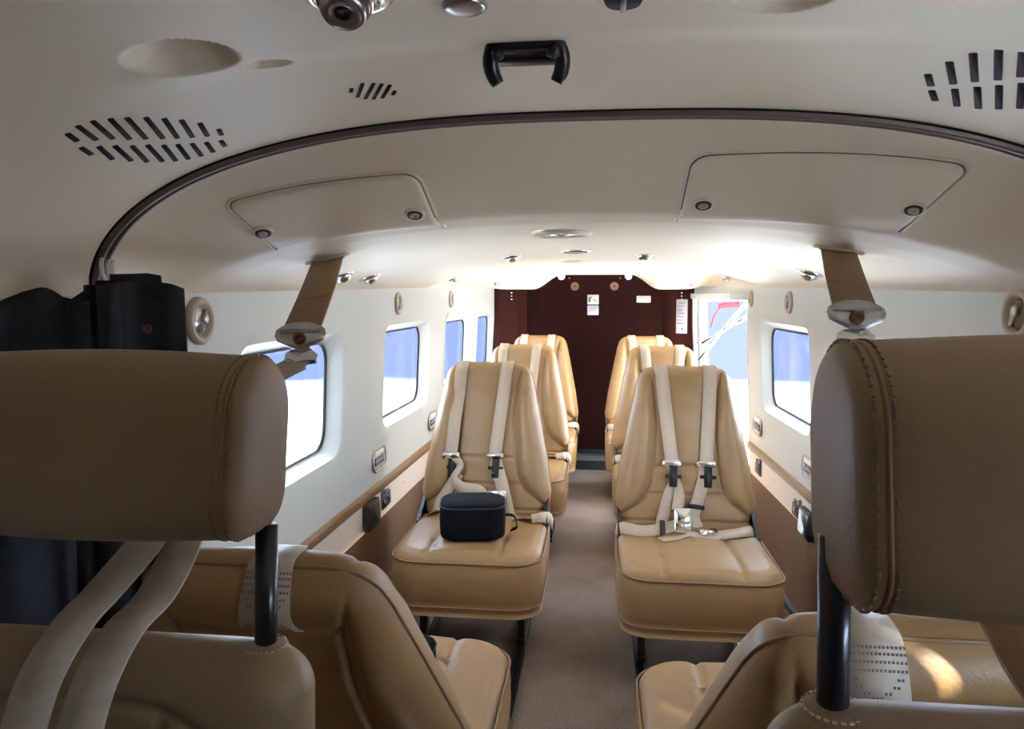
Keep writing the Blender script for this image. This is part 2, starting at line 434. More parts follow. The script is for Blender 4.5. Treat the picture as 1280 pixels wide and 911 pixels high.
struct(new('ground', box(-250, 250, -250, 250, -1.30, -1.12), ground_mat(), smooth=False))
d = struct(empty('door_1'))
def frame_strip(y0, y1, z0, z1, o0, o1):
    R = []
    for t in lin(0, 1, 9):
        z = z0+(z1-z0)*t
        R.append([(wx(1, y0, z, o0), y0, z), (wx(1, y1, z, o0), y1, z), (wx(1, y1, z, o1), y1, z), (wx(1, y0, z, o1), y0, z)])
    return loft(R)
new('door_jamb', frame_strip(D0-.004, D0+.006, .0, DZ+.01, -.002, .07), M['whitepaint'], d)
new('door_jamb', frame_strip(D1-.03, D1+.03, .09, DZ+.02, -.012, .07), M['whitepaint'], d)
new('seal_strip', frame_strip(D1-.075, D1-.04, .09, DZ, .01, .05), M['grey'], d)
for k in range(6):
    z = .2+k*.15; new('rivet', TL(lathe([(.0, .004), (.004, .003), (.005, 0)], 8), (wx(1, D1-.058, z, .008), D1-.058, z), ry=-math.pi/2), M['chrome'], d)
new('door_header', box(.60, .76, D0, D1, DZ, DZ+.03), M['whitepaint'], d, smooth=False)
# raised upper leaf of the cargo door with its gas struts
leaf = []
for t in lin(0, 1, 9):
    x = .73+t*.62; z = 1.13+.02*t-.09*t*t; leaf.append([(x, D0+.02, z), (x, D1-.02, z), (x, D1-.02, z+.045), (x, D0+.02, z+.045)])
new('door_leaf', loft(leaf), M['whitepaint'], d, smooth=False)
for a, b in (((.66, 4.50, .80), (1.10, 4.40, 1.09)), ((.64, 4.47, .70), (.95, 4.46, 1.10))):
    new('gas_strut', J(tube([a, b], .007, 10), tube([Vector(a).lerp(Vector(b), .45), b], .012, 10)), M['chrome'], d)
new('door_sill', box(.60, .78, D0, D1, -.02, .012), M['sill'], d, smooth=False)
rf = tag(new('warning_streamer', J(ribbon([(.735, 4.40, 1.022), (.79, 4.41, 1.030), (.86, 4.42, 1.034)], .034, .002, (0, 0, 1))), M['red']), 'red warning streamer hanging under the raised cargo door outside', 'streamer')
new('streamer_strap', ribbon([(.745, 4.395, 1.012), (.715, 4.39, .97), (.695, 4.385, .90)], .014, .002, (1, 0, 0)), M['pink'], rf)
# high wing over the cabin, seen only through its shade on the apron and windows
def wing(s):
    R = []
    for t in (0, 1):
        x = s*(.78+t*7.0); R.append([(x, .75, 1.50+.2*t), (x, 1.1, 1.60+.2*t), (x, 1.9, 1.62+.2*t), (x, 2.95, 1.47+.2*t), (x, 1.9, 1.44+.2*t), (x, 1.0, 1.43+.2*t)])
    return loft(R)
struct(new('wing', J(wing(-1), wing(1)), M['whitepaint'], smooth=False))

# ------------------------------------------------------------------ passenger seats
BH = .56                                                     # backrest length along its own slope
WT = ([0, .07, .2, .4, .68, .89, 1.0], [.205, .218, .228, .212, .182, .158, .138])
def bw(t):
    R = .040; w = ip(t, *WT); z = t*BH
    if z > BH-R: q = min(R, z-(BH-R)); w -= R-math.sqrt(max(0, R*R-q*q))
    if z < .03: q = min(.03, .03-z); w -= .03-math.sqrt(max(0, .03*.03-q*q))
    return w
SEAM = ([0, .10, .13, .21, .30, .40, .65, .86, .97, 1.0], [.30, .240, .195, .135, .112, .103, .094, .104, .118, .122])
def seam(t): return ip(t, *SEAM)
def prof(d, r):
    if d >= r: return 1
    return math.sqrt(max(0, 1-(1-d/r)**2))
def back_y(x, t, front=True):
    w = bw(t); d = max(0, w-abs(x)); dt = min(t, 1-t)*BH
    e = prof(d, .045)*prof(dt, .040); s = seam(t); q = abs(x)-s
    y = .040*e
    wing_ = sst(-.004, .028, q)
    y += (.022*wing_*math.sin(math.pi*min(1, max(0, q)/max(.02, w-s)))**.7 if q > 0 else 0)*min(1, dt/.13)
    y += .010*e*math.cos(min(1, abs(x)/max(.05, s))*math.pi/2)*(1 if q < 0 else 0)
    g = math.exp(-(q/.0045)**2)
    if q < 0:
        for th in ((.40, .24, .085) if front else (.885, .30)):
            g = max(g, math.exp(-((t-th)*BH/.0042)**2))
    y -= .0085*g*min(1, d/.02)*min(1, dt/.06)
    # slight creases in the lower cover
    y += .0012*math.sin(40*x+18*t)*math.sin(26*t-9*x)*e
    return -y if front else y*.95
def back_mesh():
    us = edgy(101, 1.5); vs = [(.5+.5*t) for t in edgy(121, 1.5)]
    fr = gridsurf(lambda u, t: (u*bw(t), back_y(u*bw(t), t), t*BH), us, vs)
    bk = gridsurf(lambda u, t: (u*bw(t), back_y(u*bw(t), t, False), t*BH), us, vs)
    return J(fr, flip(bk))
def outline(n=60, y=0):
    L_ = [(-bw(t), y, t*BH) for t in lin(0, 1, n)]; return L_+[(-p[0], y, p[2]) for p in reversed(L_)]
def slab(a, b, R, z0, z1, r, disp=None, n=61, skirt=()):
    """padded block: rounded plan a x b, top at z1, sides to z0 with the extra (inset, z) rings of skirt"""
    us = edgy(n, 1.5)
    def P(u, v):
        s = max(abs(u), abs(v))
        if s < 1e-9: return 0, 0, 1
        qx, qy = a*u/s, b*v/s
        cx = max(-(a-R), min(a-R, qx)); cy = max(-(b-R), min(b-R, qy)); dx, dy = qx-cx, qy-cy; l = math.hypot(dx, dy)
        if l > R: qx, qy = cx+dx*R/l, cy+dy*R/l
        return qx*s, qy*s, s
    def f(u, v):
        x, y, s = P(u, v); d = (1-s)*min(a, b)
        z = z1-(r-math.sqrt(max(0, r*r-max(0, r-d)**2)))
        if disp: z += disp(x, y, s)
        return (x, y, z)
    V, F = gridsurf(f, us, us)
    # rim
    idx = [i for i in range(n)]+[n-1+n*j for j in range(1, n)]+[n*(n-1)+i for i in range(n-2, -1, -1)]+[n*j for j in range(n-2, 0, -1)]
    rim = [V[i] for i in idx]; m = len(rim); prev = idx
    for ins, z in list(skirt)+[(.0, z0)]:
        k = len(V)
        for p in rim:
            l = math.hypot(p[0], p[1]); V.append((p[0]*(1-ins/l), p[1]*(1-ins/l), z))
        for j in range(m): F.append((prev[j], prev[(j+1) % m], k+(j+1) % m, k+j)[::-1])
        prev = list(range(k, k+m))
    F.append(tuple(prev))
    return V, F
CUSH_Z = .340
def cush_disp(x, y, s):
    d = -.0085*math.exp(-((abs(x)-.105)/.006)**2)*(1 if s < .96 else .3)
    d += .010*math.cos(min(1, abs(x)/.105)*math.pi/2)*(1-s**4)+.006*(1-s**3)
    d -= .004*math.exp(-((s-.90)/.012)**2)
    d += .012*sst(.1, -.23, y)*(1-s**6)-.006
    return d
def cushion_mesh():
    return slab(.224, .245, .085, .155, CUSH_Z, .030, cush_disp, 61, [(-.004, .295), (-.005, .24), (-.002, .200), (.004, .186), (.000, .181), (.004, .17)])
def rr3(a, b, R, z, n=6): return [(p[0], p[1], z) for p in rrect(a, b, R, n)]
TILT = math.radians(-12)
def tilt_mx(t): return Matrix.Translation((0, .215, .298)) @ Matrix.Rotation(t, 4, 'X')
def surf(x, t, off=.003, front=True): return (x, back_y(x, t, front)-(off if front else -off), t*BH)
def shoulder_path(xt, xb, tb):
    P = [surf(xt*.95, .86, .0035, False), surf(xt*.97, .93, .0035, False), surf(xt, .975, .004, False), (xt, .012, BH+.004), (xt, -.012, BH+.004), surf(xt, .975, .004), surf(xt+(xb-xt)*.1, .93, .011 if abs(xt) > .088 else .006)]
    for k in range(1, 6):
        f = k/5; t = .90+(tb-.90)*f; P.append(surf(xt+(xb-xt)*(.1+.9*f), t, .0085+.003*f+(.007 if abs(xt) > .088 else 0)*(1-f*.6)))
    return P
def buckle_mesh(w, h, d):
    return J(prism(rrect(w, h, .006, 3), 0, d, .002), TL(prism(rrect(w*.8, h*.55, .005, 3), d*.9, d*1.35, .002), (0, h*.2, 0)))
def flat_mx(x, t, rz=0, off=.008):
    """frame lying on the backrest front: local z out of it, y up"""
    p = surf(x, t, off); q = surf(x, t+.03, off); up = (Vector(q)-Vector(p)).normalized(); u = Vector((1, 0, 0)); n = u.cross(up)
    m = Matrix((u, up, n)).transposed().to_4x4(); m.translation = p; return m @ Matrix.Rotation(rz, 4, 'Z')
def make_seat(tilt=TILT, style='tidy', patch=0):
    root = empty('passenger_seat')
    tm = tilt_mx(tilt)
    c = new('cushion', cushion_mesh(), M['leather'], root)
    pp = [(x, y, CUSH_Z-.024) for x, y in rrect(.2262, .2472, .086, 8)]
    new('piping', tube(pp, .0028, 6, True), M['piping'], c)
    new('piping', tube([(x, y, .183) for x, y in rrect(.2262, .2472, .086, 8)], .0022, 6, True), M['piping'], c)
    b = new('backrest', back_mesh(), M['leather'], root, mx=tm)
    new('piping', tube(outline(), .0028, 6), M['piping'], b)
    sp = []
    for sgn in (-1, 1):
        new('seam_cord', tube([surf(sgn*seam(t), t, -.0022) for t in lin(.115, .965, 40)], .0014, 5), M['piping'], b)
        new('seam_cord', tube([(sgn*seam(t), back_y(sgn*seam(t), t, False)-.0022, t*BH) for t in lin(.115, .965, 40)], .0016, 5), M['piping'], b)
    new('seam_cord', tube([(x, back_y(x, .885, False)-.0018, .885*BH) for x in lin(-.10, .10, 20)], .0016, 5), M['piping'], b)
    # frame below: two rails with legs, side plate
    for sgn in (-1, 1):
        x = sgn*.155
        new('track_shoe', box(x-.012, x+.012, -.11, .29, .016, .030), M['black'], root, smooth=False)
        fl_ = [(x, -.085, .012), (x, -.05, .16)]; new('leg', sharp_box(fl_, .022, .03), M['black'], root, smooth=False)
        new('leg', sharp_box([(x, .25, .012), (x, .16, .17)], .022, .03), M['black'], root, smooth=False)
    new('base_frame', J(box(-.19, .19, -.17, .20, .148, .17), box(-.17, .17, -.06, -.04, .10, .125)), M['black'], root, smooth=False)
    for sgn in (-1, 1):
        hp = [(sgn*.215, y, z) for y, z in ((.06, .21), (.10, .33), (.26, .42), (.29, .40), (.29, .20), (.26, .16), (.08, .16))]
        V = [(p[0]+d, p[1], p[2]) for d in (-.006, .006) for p in hp]; k = len(hp)
        new('hinge_plate', (V, [tuple(range(k)), tuple(range(2*k-1, k-1, -1))]+[(i, i+k, (i+1) % k+k, (i+1) % k) for i in range(k)]), M['black'], root, smooth=False)
    if style == 'tidy': sx = [(-.080, -.045, .43), (.082, .066, .43)]
    else: sx = [(-.092, -.120, .42), (.068, .034, .42)]
    if style == 'patch':
        sx = []
        path = [surf(patch, .885, .0035, False), surf(patch, .92, .0035, False), surf(patch, .96, .0035, False), (patch, .012, BH+.003), (patch, -.012, BH+.003), surf(patch, .97, .004)]
        pa = new('webbing_patch', ribbon(path, [.072, .068, .062, .056, .052, .050]), M['belt2'], root, mx=tm)
        bd = []; C = catmull(path, 12)[4:40:2]
        for i, p in enumerate(C[1:-1], 1):
            d = (C[i+1]-C[i-1]).normalized(); nn = d.cross(Vector((1, 0, 0))); q = (i-1)/(len(C)-3)*2-1
            nn = nn if (nn.y > 0 or nn.z > .5) else -nn
            for dx in lin(-.027, .027, 15):
                if abs(q) > .55 or abs(abs(dx/.027)-abs(q)/.55) < .14: bd.append(T(box(-.0009, .0009, -.0013, .0013, .0006, .0018), Matrix.Translation(p+Vector((dx, 0, 0))) @ Matrix((Vector((1, 0, 0)), nn.cross(Vector((1, 0, 0))), nn)).transposed().to_4x4()))
        q = new('stitching', J(*bd), M['thread'], pa, smooth=False); q['kind'] = 'stuff'
    for i, (a, bb, tb) in enumerate(sx):
        st = new('shoulder_strap', ribbon(shoulder_path(a, bb, tb), .044), M['belt'], root, mx=tm)
        new('adjuster', T(buckle_mesh(.031, .011, .008), flat_mx(bb, tb-.012, .04, .006)), M['chrome'], st)
        new('adjuster_tab', T(J(prism(rrect(.0125, .034, .004, 3), .004, .008), prism(rrect(.026, .006, .003, 3), .003, .007)), flat_mx(bb+.004, tb-.085, -.03, .008)), M['blackp'], st)
    return root, tm
def sharp_box(P, a, b):
    P = [Vector(p) for p in P]
    R = [[(p.x-a/2, p.y-b/2, p.z), (p.x+a/2, p.y-b/2, p.z), (p.x+a/2, p.y+b/2, p.z), (p.x-a/2, p.y+b/2, p.z)] for p in P]
    return loft(R)
def lap_parts(root, tm, style):
    inv = Matrix.Identity(4)
    def onback(x, t, off=.006): return tuple(tm @ Vector(surf(x, t, off)))
    def onseat(x, y, off=.008): return (x, y, CUSH_Z+off)
    if style == 'tidy':
        # lower shoulder tails
        new('strap_tail', ribbon([onback(-.045, .405), onback(-.030, .33, .010), onback(-.022, .24, .014), onback(-.030, .15, .020)], [.036, .020, .036, .038]), M['belt'], root)
        new('strap_tail', ribbon([onback(-.032, .34, .006), onback(-.055, .24, .008), onback(-.075, .10, .012), onback(-.078, .06, .018)], [.024, .034, .040, .040]), M['belt'], root)
        t2 = new('strap_tail', ribbon([onback(.064, .405), onback(.055, .32, .010), onback(.035, .20, .012), onback(.020, .12, .016), onback(.030, .055, .030)], [.038, .040, .042, .044, .046]), M['belt'], root)
        new('keeper', T(prism(rrect(.027, .007, .003, 3), .004, .009), tm @ flat_mx(.030, .175, -.12, .010)), M['blackp'], t2)
        lb = new('lap_belt', ribbon([(-.225, .15, .33), (-.20, .10, .352), (-.15, .075, .352), (-.09, .085, .356), (-.035, .09, .372)], .040, .0022, (0, .75, .65)), M['belt'], root)
        new('keeper', TL(prism(rrect(.008, .026, .003, 3), -.003, .003), (-.083, .083, .360), 0, .9), M['blackp'], lb)
        lb2 = new('lap_belt', ribbon([(.215, .16, .338), (.17, .105, .350), (.09, .06, .351), (.03, .045, .350), (-.015, .05, .356)], .038, .0022, (0, .9, .35)), M['belt'], root)
        lb3 = new('belt_end', ribbon([(-.01, .05, .353), (-.05, .025, .350), (-.095, .005, .349)], .040, .0022, (.5, .85, 0)), M['belt'], root)
        new('buckle', TL(buckle_mesh(.026, .038, .018), (-.022, .085, .385), 0, 1.15), M['chrome'], root)
        new('buckle_tongue', TL(prism(rrect(.028, .012, .005, 3), 0, .004), (.055, .062, .360), .3, .5), M['chrome'], root)
    else:
        new('strap_tail', ribbon([onback(-.118, .41, .008), onback(-.085, .35, .022), onback(-.105, .27, .030), onback(-.075, .215, .038), onback(-.02, .20, .036), onback(.002, .16, .030), onback(-.005, .10, .03)], [.024, .026, .034, .040, .042, .034, .036], sides=[(1, 0, 0), (1, -.3, .2), (.8, -.2, .6), (.2, .1, 1), (.1, .2, 1), (1, 0, .3), (1, 0, 0)]), M['belt'], root)
        new('strap_tail', ribbon([onback(-.090, .30, .012), onback(-.135, .18, .012), onback(-.165, .07, .014), (-.175, .12, .352)], .038, sides=[(1, 0, .6)]*4), M['belt'], root)
        new('strap_tail', ribbon([onback(.036, .40), onback(.044, .33, .014), onback(.060, .25, .02), onback(.075, .15, .025), onback(.10, .04, .03), (.17, .10, .350)], [.038, .046, .044, .042, .042, .040]), M['belt'], root)
        new('buckle', T(buckle_mesh(.034, .030, .020), tm @ flat_mx(.050, .150, .05, .030)), M['chrome'], root)
        new('buckle_tongue', T(J(prism(rrect(.016, .026, .004, 3), 0, .01), TL(prism(rrect(.006, .030, .003, 3), .008, .014), (-.012, 0, 0))), tm @ flat_mx(.004, .135, 0, .036)), M['steel'], root)
        new('lap_belt', ribbon([(.17, .10, .350), (.205, .11, .352), (.228, .16, .335), (.235, .20, .30)], .038, .0022, (.1, .8, .5)), M['belt'], root)
def seat_at(root, x, y, rz, label, grp):
    root.location = (x, y, 0); root.rotation_euler = (0, 0, rz); tag(root, label, 'seat', grp)
GRP = 'tan leather passenger seats in the cabin'
rA, tmA = make_seat(style='tidy'); lap_parts(rA, tmA, 'tidy')
rB, tmB = make_seat(style='tangled'); lap_parts(rB, tmB, 'tangled')
seat_at(rA, .328, 2.215, 0, 'foremost tan forward-facing seat on the open-door side, harness lying on its empty cushion', GRP)
seat_at(rB, -.345, 2.285, 0, 'foremost tan forward-facing seat with the black case on its cushion', GRP)
for src, x, y, lb in ((rB, -.315, 3.24, 'middle tan forward-facing seat in the row behind the black case'),
                      (rA, .340, 3.22, 'middle tan forward-facing seat in the row beside the open cargo door'),
                      (rB, -.295, 4.06, 'aftmost tan seat by the dark bulkhead, across the aisle from the cargo door'),
                      (rA, .318, 4.03, 'aftmost tan seat by the dark bulkhead on the cargo door side')):
    seat_at(copy_tree(src), x, y, 0, lb, GRP)
def aft_seat(deg, x, y, patch, label):
    r, tm = make_seat(tilt=math.radians(-deg), style='patch', patch=patch)
    seat_at(r, x, y, math.pi, label, 'aft-facing seats behind the cockpit')
aft_seat(32, -.368, 1.315, -.025, 'reclined aft-facing tan seat behind the cockpit seat by the navy curtain, black pouch on it')
aft_seat(35, .345, 1.265, .045, 'reclined aft-facing tan seat, its sewn webbing patch showing beside the black headrest post')

# ------------------------------------------------------------------ cockpit seats with headrests on black posts
def rr_yz(hy, hz, R, n=7): return rrect(hy, hz, R, n)
HRX, HRY, HRZ = .145, .052, .076
def hr_ring(x, k=1, puff=0):
    P = []
    for qx, qy, a0 in ((1, 1, 0), (-1, 1, 90), (-1, -1, 180), (1, -1, 270)):
        R = (.050 if qy > 0 else .032)*k
        for i in range(10):
            t = math.radians(a0+10*i); P.append((qx*(HRY*k-R)+R*math.cos(t), qy*(HRZ*k-R)+R*math.sin(t)))
    return [(x, p[0]+.006*p[1]/HRZ, p[1]) for p in P]
def headrest_mesh():
    R = []
    xs = [(-HRX-.004, .4), (-HRX-.003, .75), (-HRX+.000, .90), (-HRX+.004, .965), (-HRX+.008, .984), (-HRX+.0112, .968), (-HRX+.0145, .985), (-HRX+.030, .997)]
    R += [hr_ring(x, k) for x, k in xs]
    for t in lin(-.85, .85, 24)[1:-1]: R.append(hr_ring(t*HRX*.86, 1+.045*(1-(t/.85)**2)))
    R += [hr_ring(-x, k) for x, k in reversed(xs)]
    return loft(R)
def pilot_w(t):
    R = .040; H = .56; w = ip(t, [0, .3, .7, 1], [.215, .212, .190, .182]); z = t*H
    if z > H-R: q = z-(H-R); w -= R-math.sqrt(max(0, R*R-q*q))
    return w
def pilot_y(x, t, front=True):
    H = .56; w = pilot_w(t); d = max(0, w-abs(x)); dt = (1-t)*H
    e = prof(d, .05)*prof(dt, .045); y = .044*e
    if front:
        q = math.hypot(max(0, abs(x)-.04), max(0, (t*H)-(H-.045-.11)))-.11 if t*H > H-.155 else abs(x)-.15
        g = math.exp(-(q/.004)**2)
        if q < 0: g = max(g, math.exp(-((abs(x)-.075)/.004)**2)); 
        y += .006*sst(0, -.03, q)-.005*g*e
        # collar dimples round the posts
    return -y if front else y
def pilot_back():
    us = edgy(91, 1.5); vs = [1-(1-t)**1.0 for t in lin(0, 1, 40)][:20]+[.5+.5*math.sin(math.pi/2*t) for t in lin(0.03, 1, 60)]
    fr = gridsurf(lambda u, t: (u*pilot_w(t), pilot_y(u*pilot_w(t), t), t*.56), us, vs); bk = gridsurf(lambda u, t: (u*pilot_w(t), pilot_y(u*pilot_w(t), t, False), t*.56), us, vs)
    return J(fr, flip(bk))
POSTX = .141
def make_pilot():
    root = empty('cockpit_seat')
    tm = Matrix.Translation((0, -.078, .250)) @ Matrix.Rotation(math.radians(-11), 4, 'X')
    b = new('backrest', pilot_back(), M['leather2'], root, mx=tm)
    new('piping', tube([(x, -pilot_y(x, t, False)*0+pilot_y(x, t)-.0005+.002, t*.56) for x, t in arc_seam()], .0018, 6), M['piping'], b)
    for sgn in (-1, 1):
        po = new('headrest_post', tube([(sgn*POSTX, .022, .74), (sgn*POSTX, .036, .90)], .0095, 20), M['black'], root)
        new('post_collar', TL(lathe([(.0105, .003), (.014, .005), (.020, .001), (.024, -.012)], 20), (sgn*POSTX, .025, .794)), M['leather2'], root)
        bd = J(*[TL(box(-.0014, .0014, -.0008, .0008, -.0006, .0006), (sgn*POSTX+.018*math.cos(a), .025+.018*math.sin(a), .7978), a+1.57) for a in lin(0, 2*math.pi, 25)[:-1]])
        q = new('stitching', bd, M['thread2'], root, smooth=False); q['kind'] = 'stuff'
    hm = Matrix.Translation((0, .028, .972)) @ Matrix.Rotation(math.radians(-6), 4, 'X')
    h = new('headrest', headrest_mesh(), M['leather2'], root, mx=hm)
    for sgn in (-1, 1):
        x = sgn*(HRX-.0112)
        new('piping', tube([(x, p[1], p[2]) for p in hr_ring(x, .972)], .0017, 6, True), M['piping'], h)
        bd = []
        for dx in (-.0062, .0040):
            C = catmull(hr_ring(x+dx, .9865), 30, True); L_ = 0; last = None
            for i, p in enumerate(C):
                if last is not None: L_ += (p-last).length
                last = p
                if L_ > .0062:
                    L_ = 0; d = C[(i+1) % len(C)]-C[i-1]; a = math.atan2(d.z, d.y)
                    bd.append(TL(box(-.0007, .0007, -.0021, .0021, -.0010, .0010), p, 0, a))
        q = new('stitching', J(*bd), M['thread'], h, smooth=False); q['kind'] = 'stuff'
    new('cushion', TL(slab(.235, .235, .07, .30, .42, .035, None, 25), (0, -.40, 0)), M['leather2'], root)
    new('seat_base', J(box(-.19, .19, -.58, -.18, .24, .30), box(-.17, -.13, -.58, -.10, 0, .25), box(.13, .17, -.58, -.10, 0, .25)), M['black'], root, smooth=False)
    return root
def arc_seam():
    H = .56; out = []
    for a in lin(0, 90, 10): out.append((.04+.11*math.cos(math.radians(a)), (H-.155+.11*math.sin(math.radians(a)))/H))
    L_ = [(.15, .35)]+out; return L_+[(-x, t) for x, t in reversed(L_)]
pA = make_pilot(); pA.location = (-.392, .560, -.008); tag(pA, 'dark taupe leather cockpit seat in front of the navy curtain', 'seat', 'cockpit seats')
pB = copy_tree(pA); pB.location = (.316, .418, .045)
for ch in pB.children:
    if ch.name.startswith('headrest') and 'post' not in ch.name: ch.location.z -= .028
tag(pB, 'dark taupe leather cockpit seat on the cargo door side, clear of the curtain', 'seat', 'cockpit seats')
# one fold of each pilot harness: webbing from the ceiling, joint plate, then down behind the headrest and over the seat
def lens_plate(w, h, th):
    P = []
    for t in lin(-1, 1, 15): P.append((t*w, h*.28*(1-abs(t)**2.5)+.004))
    P += [(w*1.06, -.004), (w*.95, -.012), (w*.35, -h*.62), (0, -h*.72), (-w*.35, -h*.62), (-w*.95, -.012), (-w*1.06, -.004)]
    return prism(list(reversed(P)), -th/2, th/2, .0012)
def harness(A, Pl, low, label):
    """A ceiling point, Pl joint plate centre, low = list of straps (points) below"""
    A = Vector(A); Pl = Vector(Pl); up = (A-Pl).normalized(); side = (Vector((1, 0, -.10*math.copysign(1, A.x)))); side = (side-up*side.dot(up)).normalized(); n = side.cross(up)
    if n.y > 0: n = -n; side = -side
    R = empty('pilot_harness', tuple(Pl)); R_inv = Matrix.Translation(-Pl)
    rel = lambda p: Vector(p)-Pl
    new('upper_webbing', ribbon([rel(A)+up*.02, rel(A).lerp(Vector((0, 0, 0)), .5)-Vector((0, 0, .004)), up*.020, up*.004], [.060, .058, .054, .052], .0025, side), M['belt3'], R)
    new('fold_stitching', ribbon([rel(A).lerp(Vector(), .42)+n*.0014-Vector((0, 0, .004)), rel(A).lerp(Vector(), .60)+n*.0014-Vector((0, 0, .0042))], .054, .0016, side), M['belt3'], R)
    up2 = (up*.45+Vector((0, 0, .9))).normalized(); n2 = side.cross(up2).normalized(); n2 = n2 if n2.y < 0 else -n2
    m = Matrix((up2.cross(n2), up2, n2)).transposed().to_4x4()
    new('joint_plate', T(lens_plate(.032, .036, .004), m), M['plate'], R)
    new('webbing_bar', T(box(-.027, .027, -.001, .003, .002, .004), m), M['steel'], R, smooth=False)
    new('bolt', T(J(TL(lathe([(.0085, .0), (.0085, .006), (.0065, .0075), (.004, .0075), (.003, .006), (0, .006)], 20), (0, -.011, .001))), m), M['bronze'], R)
    new('lower_plate', T(TL(J(prism([(-.020, .004), (-.022, -.006), (-.015, -.016), (.019, -.016), (.022, -.004), (.012, .008), (-.012, .008)], -.002, .002, .0008), TL(lathe([(0, .005), (.004, .004), (.005, 0)], 10), (-.016, -.010, .002))), (0, -.030, -.004), .12), m), M['chrome'], R)
    for P, w in low:
        o = new('shoulder_strap', ribbon([rel(p) for p in P], w, .0022, (1, 0, 0), 8), M['belt2'] if len(low) > 1 else M['belt3'], R)
    tag(R, label, 'harness', 'cockpit harnesses hung from the ceiling')
    return R
zz = ceil_full
harness((-.480, 1.375, zz(-.480, 1.375)), (-.362, .950, 1.040),
        [([(-.364, .935, 1.000), (-.392, .86, .975), (-.405, .76, .930), (-.392, .66, .868), (-.405, .60, .828), (-.405, .55, .812), (-.408, .510, .775), (-.410, .480, .70), (-.412, .455, .60)], .039),
         ([(-.364, .933, .996), (-.390, .86, .971), (-.395, .76, .926), (-.362, .66, .864), (-.357, .60, .825), (-.360, .55, .809), (-.361, .508, .772), (-.362, .478, .70), (-.364, .453, .60)], .038)],
        'brown webbing harness with chrome plate, hanging beside the navy curtain over two shoulder straps')
harness((.455, 1.375, zz(.455, 1.375)), (.347, .950, 1.070),
        [([(.352, .935, 1.030), (.372, .86, 1.00), (.360, .76, .965), (.343, .62, .885), (.324, .50, .852), (.312, .42, .842), (.304, .378, .810), (.300, .350, .74), (.296, .325, .64)], [.042, .046, .05, .054, .056, .056, .054, .054, .054])],
        'brown webbing harness with chrome plate, hanging above the cockpit seat on the cargo door side')
for i, (x, y) in enumerate(((-.480, 1.375), (.455, 1.375))):
    o = new('belt_outlet', T(J(prism(rrect(.044, .012, .010, 5), -.004, .003, .002)), ceil_mx(x, y)), M['headliner'])
    new('slot', T(prism(rrect(.034, .004, .003, 3), .002, .0036), ceil_mx(x, y)), M['dark'], o)
    tag(o, ('moulded ceiling slot the harness by the navy curtain comes out of', 'moulded ceiling slot the harness on the cargo door side comes out of')[i], 'belt guide')

# ------------------------------------------------------------------ navy curtain bunched at the end of its track
def curtain():
    P = [(-.706, .745), (-.690, .835), (-.672, .850), (-.655, .862), (-.640, .885), (-.640, .915), (-.658, .930), (-.668, .912), (-.655, .890), (-.636, .893), (-.622, .915), (-.628, .940), (-.645, .950), (-.655, .935), (-.640, .915), (-.618, .918), (-.606, .938), (-.595, .958), (-.575, .966), (-.558, .972), (-.545, .985)]
    top = [1.055, 1.085, 1.095, 1.098, 1.080, 1.078, 1.080, 1.080, 1.078, 1.078, 1.100, 1.103, 1.103, 1.103, 1.100, 1.104, 1.108, 1.108, 1.107, 1.105, 1.098]
    C = catmull([(x, y, t) for (x, y), t in zip(P, top)], 5)
    n = len(C); nz = 26; rings = []
    for j in range(nz):
        f = j/(nz-1); A = []; B = []
        for i, c in enumerate(C):
            d = (C[min(n-1, i+1)]-C[max(0, i-1)]); d.z = 0; d.normalize(); nn = Vector((d.y, -d.x, 0))
            z = c.z+(.60-c.z)*f; fy = -.16*f*max(0, 1-i/14); sw = .012*math.sin(i*.32+f*5)*f+.006*math.sin(i*.9)*f
            p = Vector((c.x, c.y+fy, z))+nn*sw; A.append(p+nn*.002); B.append(p-nn*.002)
        rings.append(A+list(reversed(B)))
    return loft(rings)
cu = new('curtain', curtain(), M['navy'])
for x, y, zt_, rr_ in ((-.604, .905, 1.106, .0135), (-.632, .885, 1.080, .0130)):
    new('fold_roll', J(tube([(x, y, zt_), (x-.002, y+.002, .95), (x-.010, y, .80), (x-.02, y+.01, .62)], [rr_, rr_*1.1, rr_*1.2, rr_*1.3], 18), TL(lathe([(rr_*.62, -.02), (rr_*.62, .001), (rr_, .002), (rr_*1.02, -.004)], 18), (x, y, zt_))), M['navy'], cu)
new('flap', J(loft([[(-.640, .962, 1.118), (-.600, .985, 1.120), (-.585, .992, 1.117), (-.585, .996, 1.117), (-.600, .989, 1.120), (-.640, .966, 1.118)], [(-.640, .962, .90), (-.600, .985, .90), (-.570, .999, .90), (-.570, 1.003, .90), (-.600, .989, .90), (-.640, .966, .90)]])), M['navy'], cu)
def snap(p, r):
    n = Vector((.25, -1, .1)).normalized(); m = n.to_track_quat('Z', 'Y').to_matrix().to_4x4(); m.translation = p
    return T(lathe([(r*.45, .0005), (r*.5, .001), (r*.8, .0025), (r, .0015), (r, -.002)], 16), m)
new('snap', snap((-.586, .9585, 1.043), .0062), M['bronze'], cu)
for p in ((-.668, 1.0, 1.128), (-.655, .995, 1.125), (-.645, .99, 1.124)):
    new('curtain_hook', tube([(p[0], p[1]-.012, p[2]+.012), (p[0]+.004, p[1]-.020, p[2]+.006), (p[0]+.006, p[1]-.022, p[2]-.010), (p[0]+.010, p[1]-.018, p[2]-.022)], .0032, 8), M['white'], cu)
tag(cu, 'navy cloth curtain gathered at the end of the ceiling track behind the cockpit seat', 'curtain')

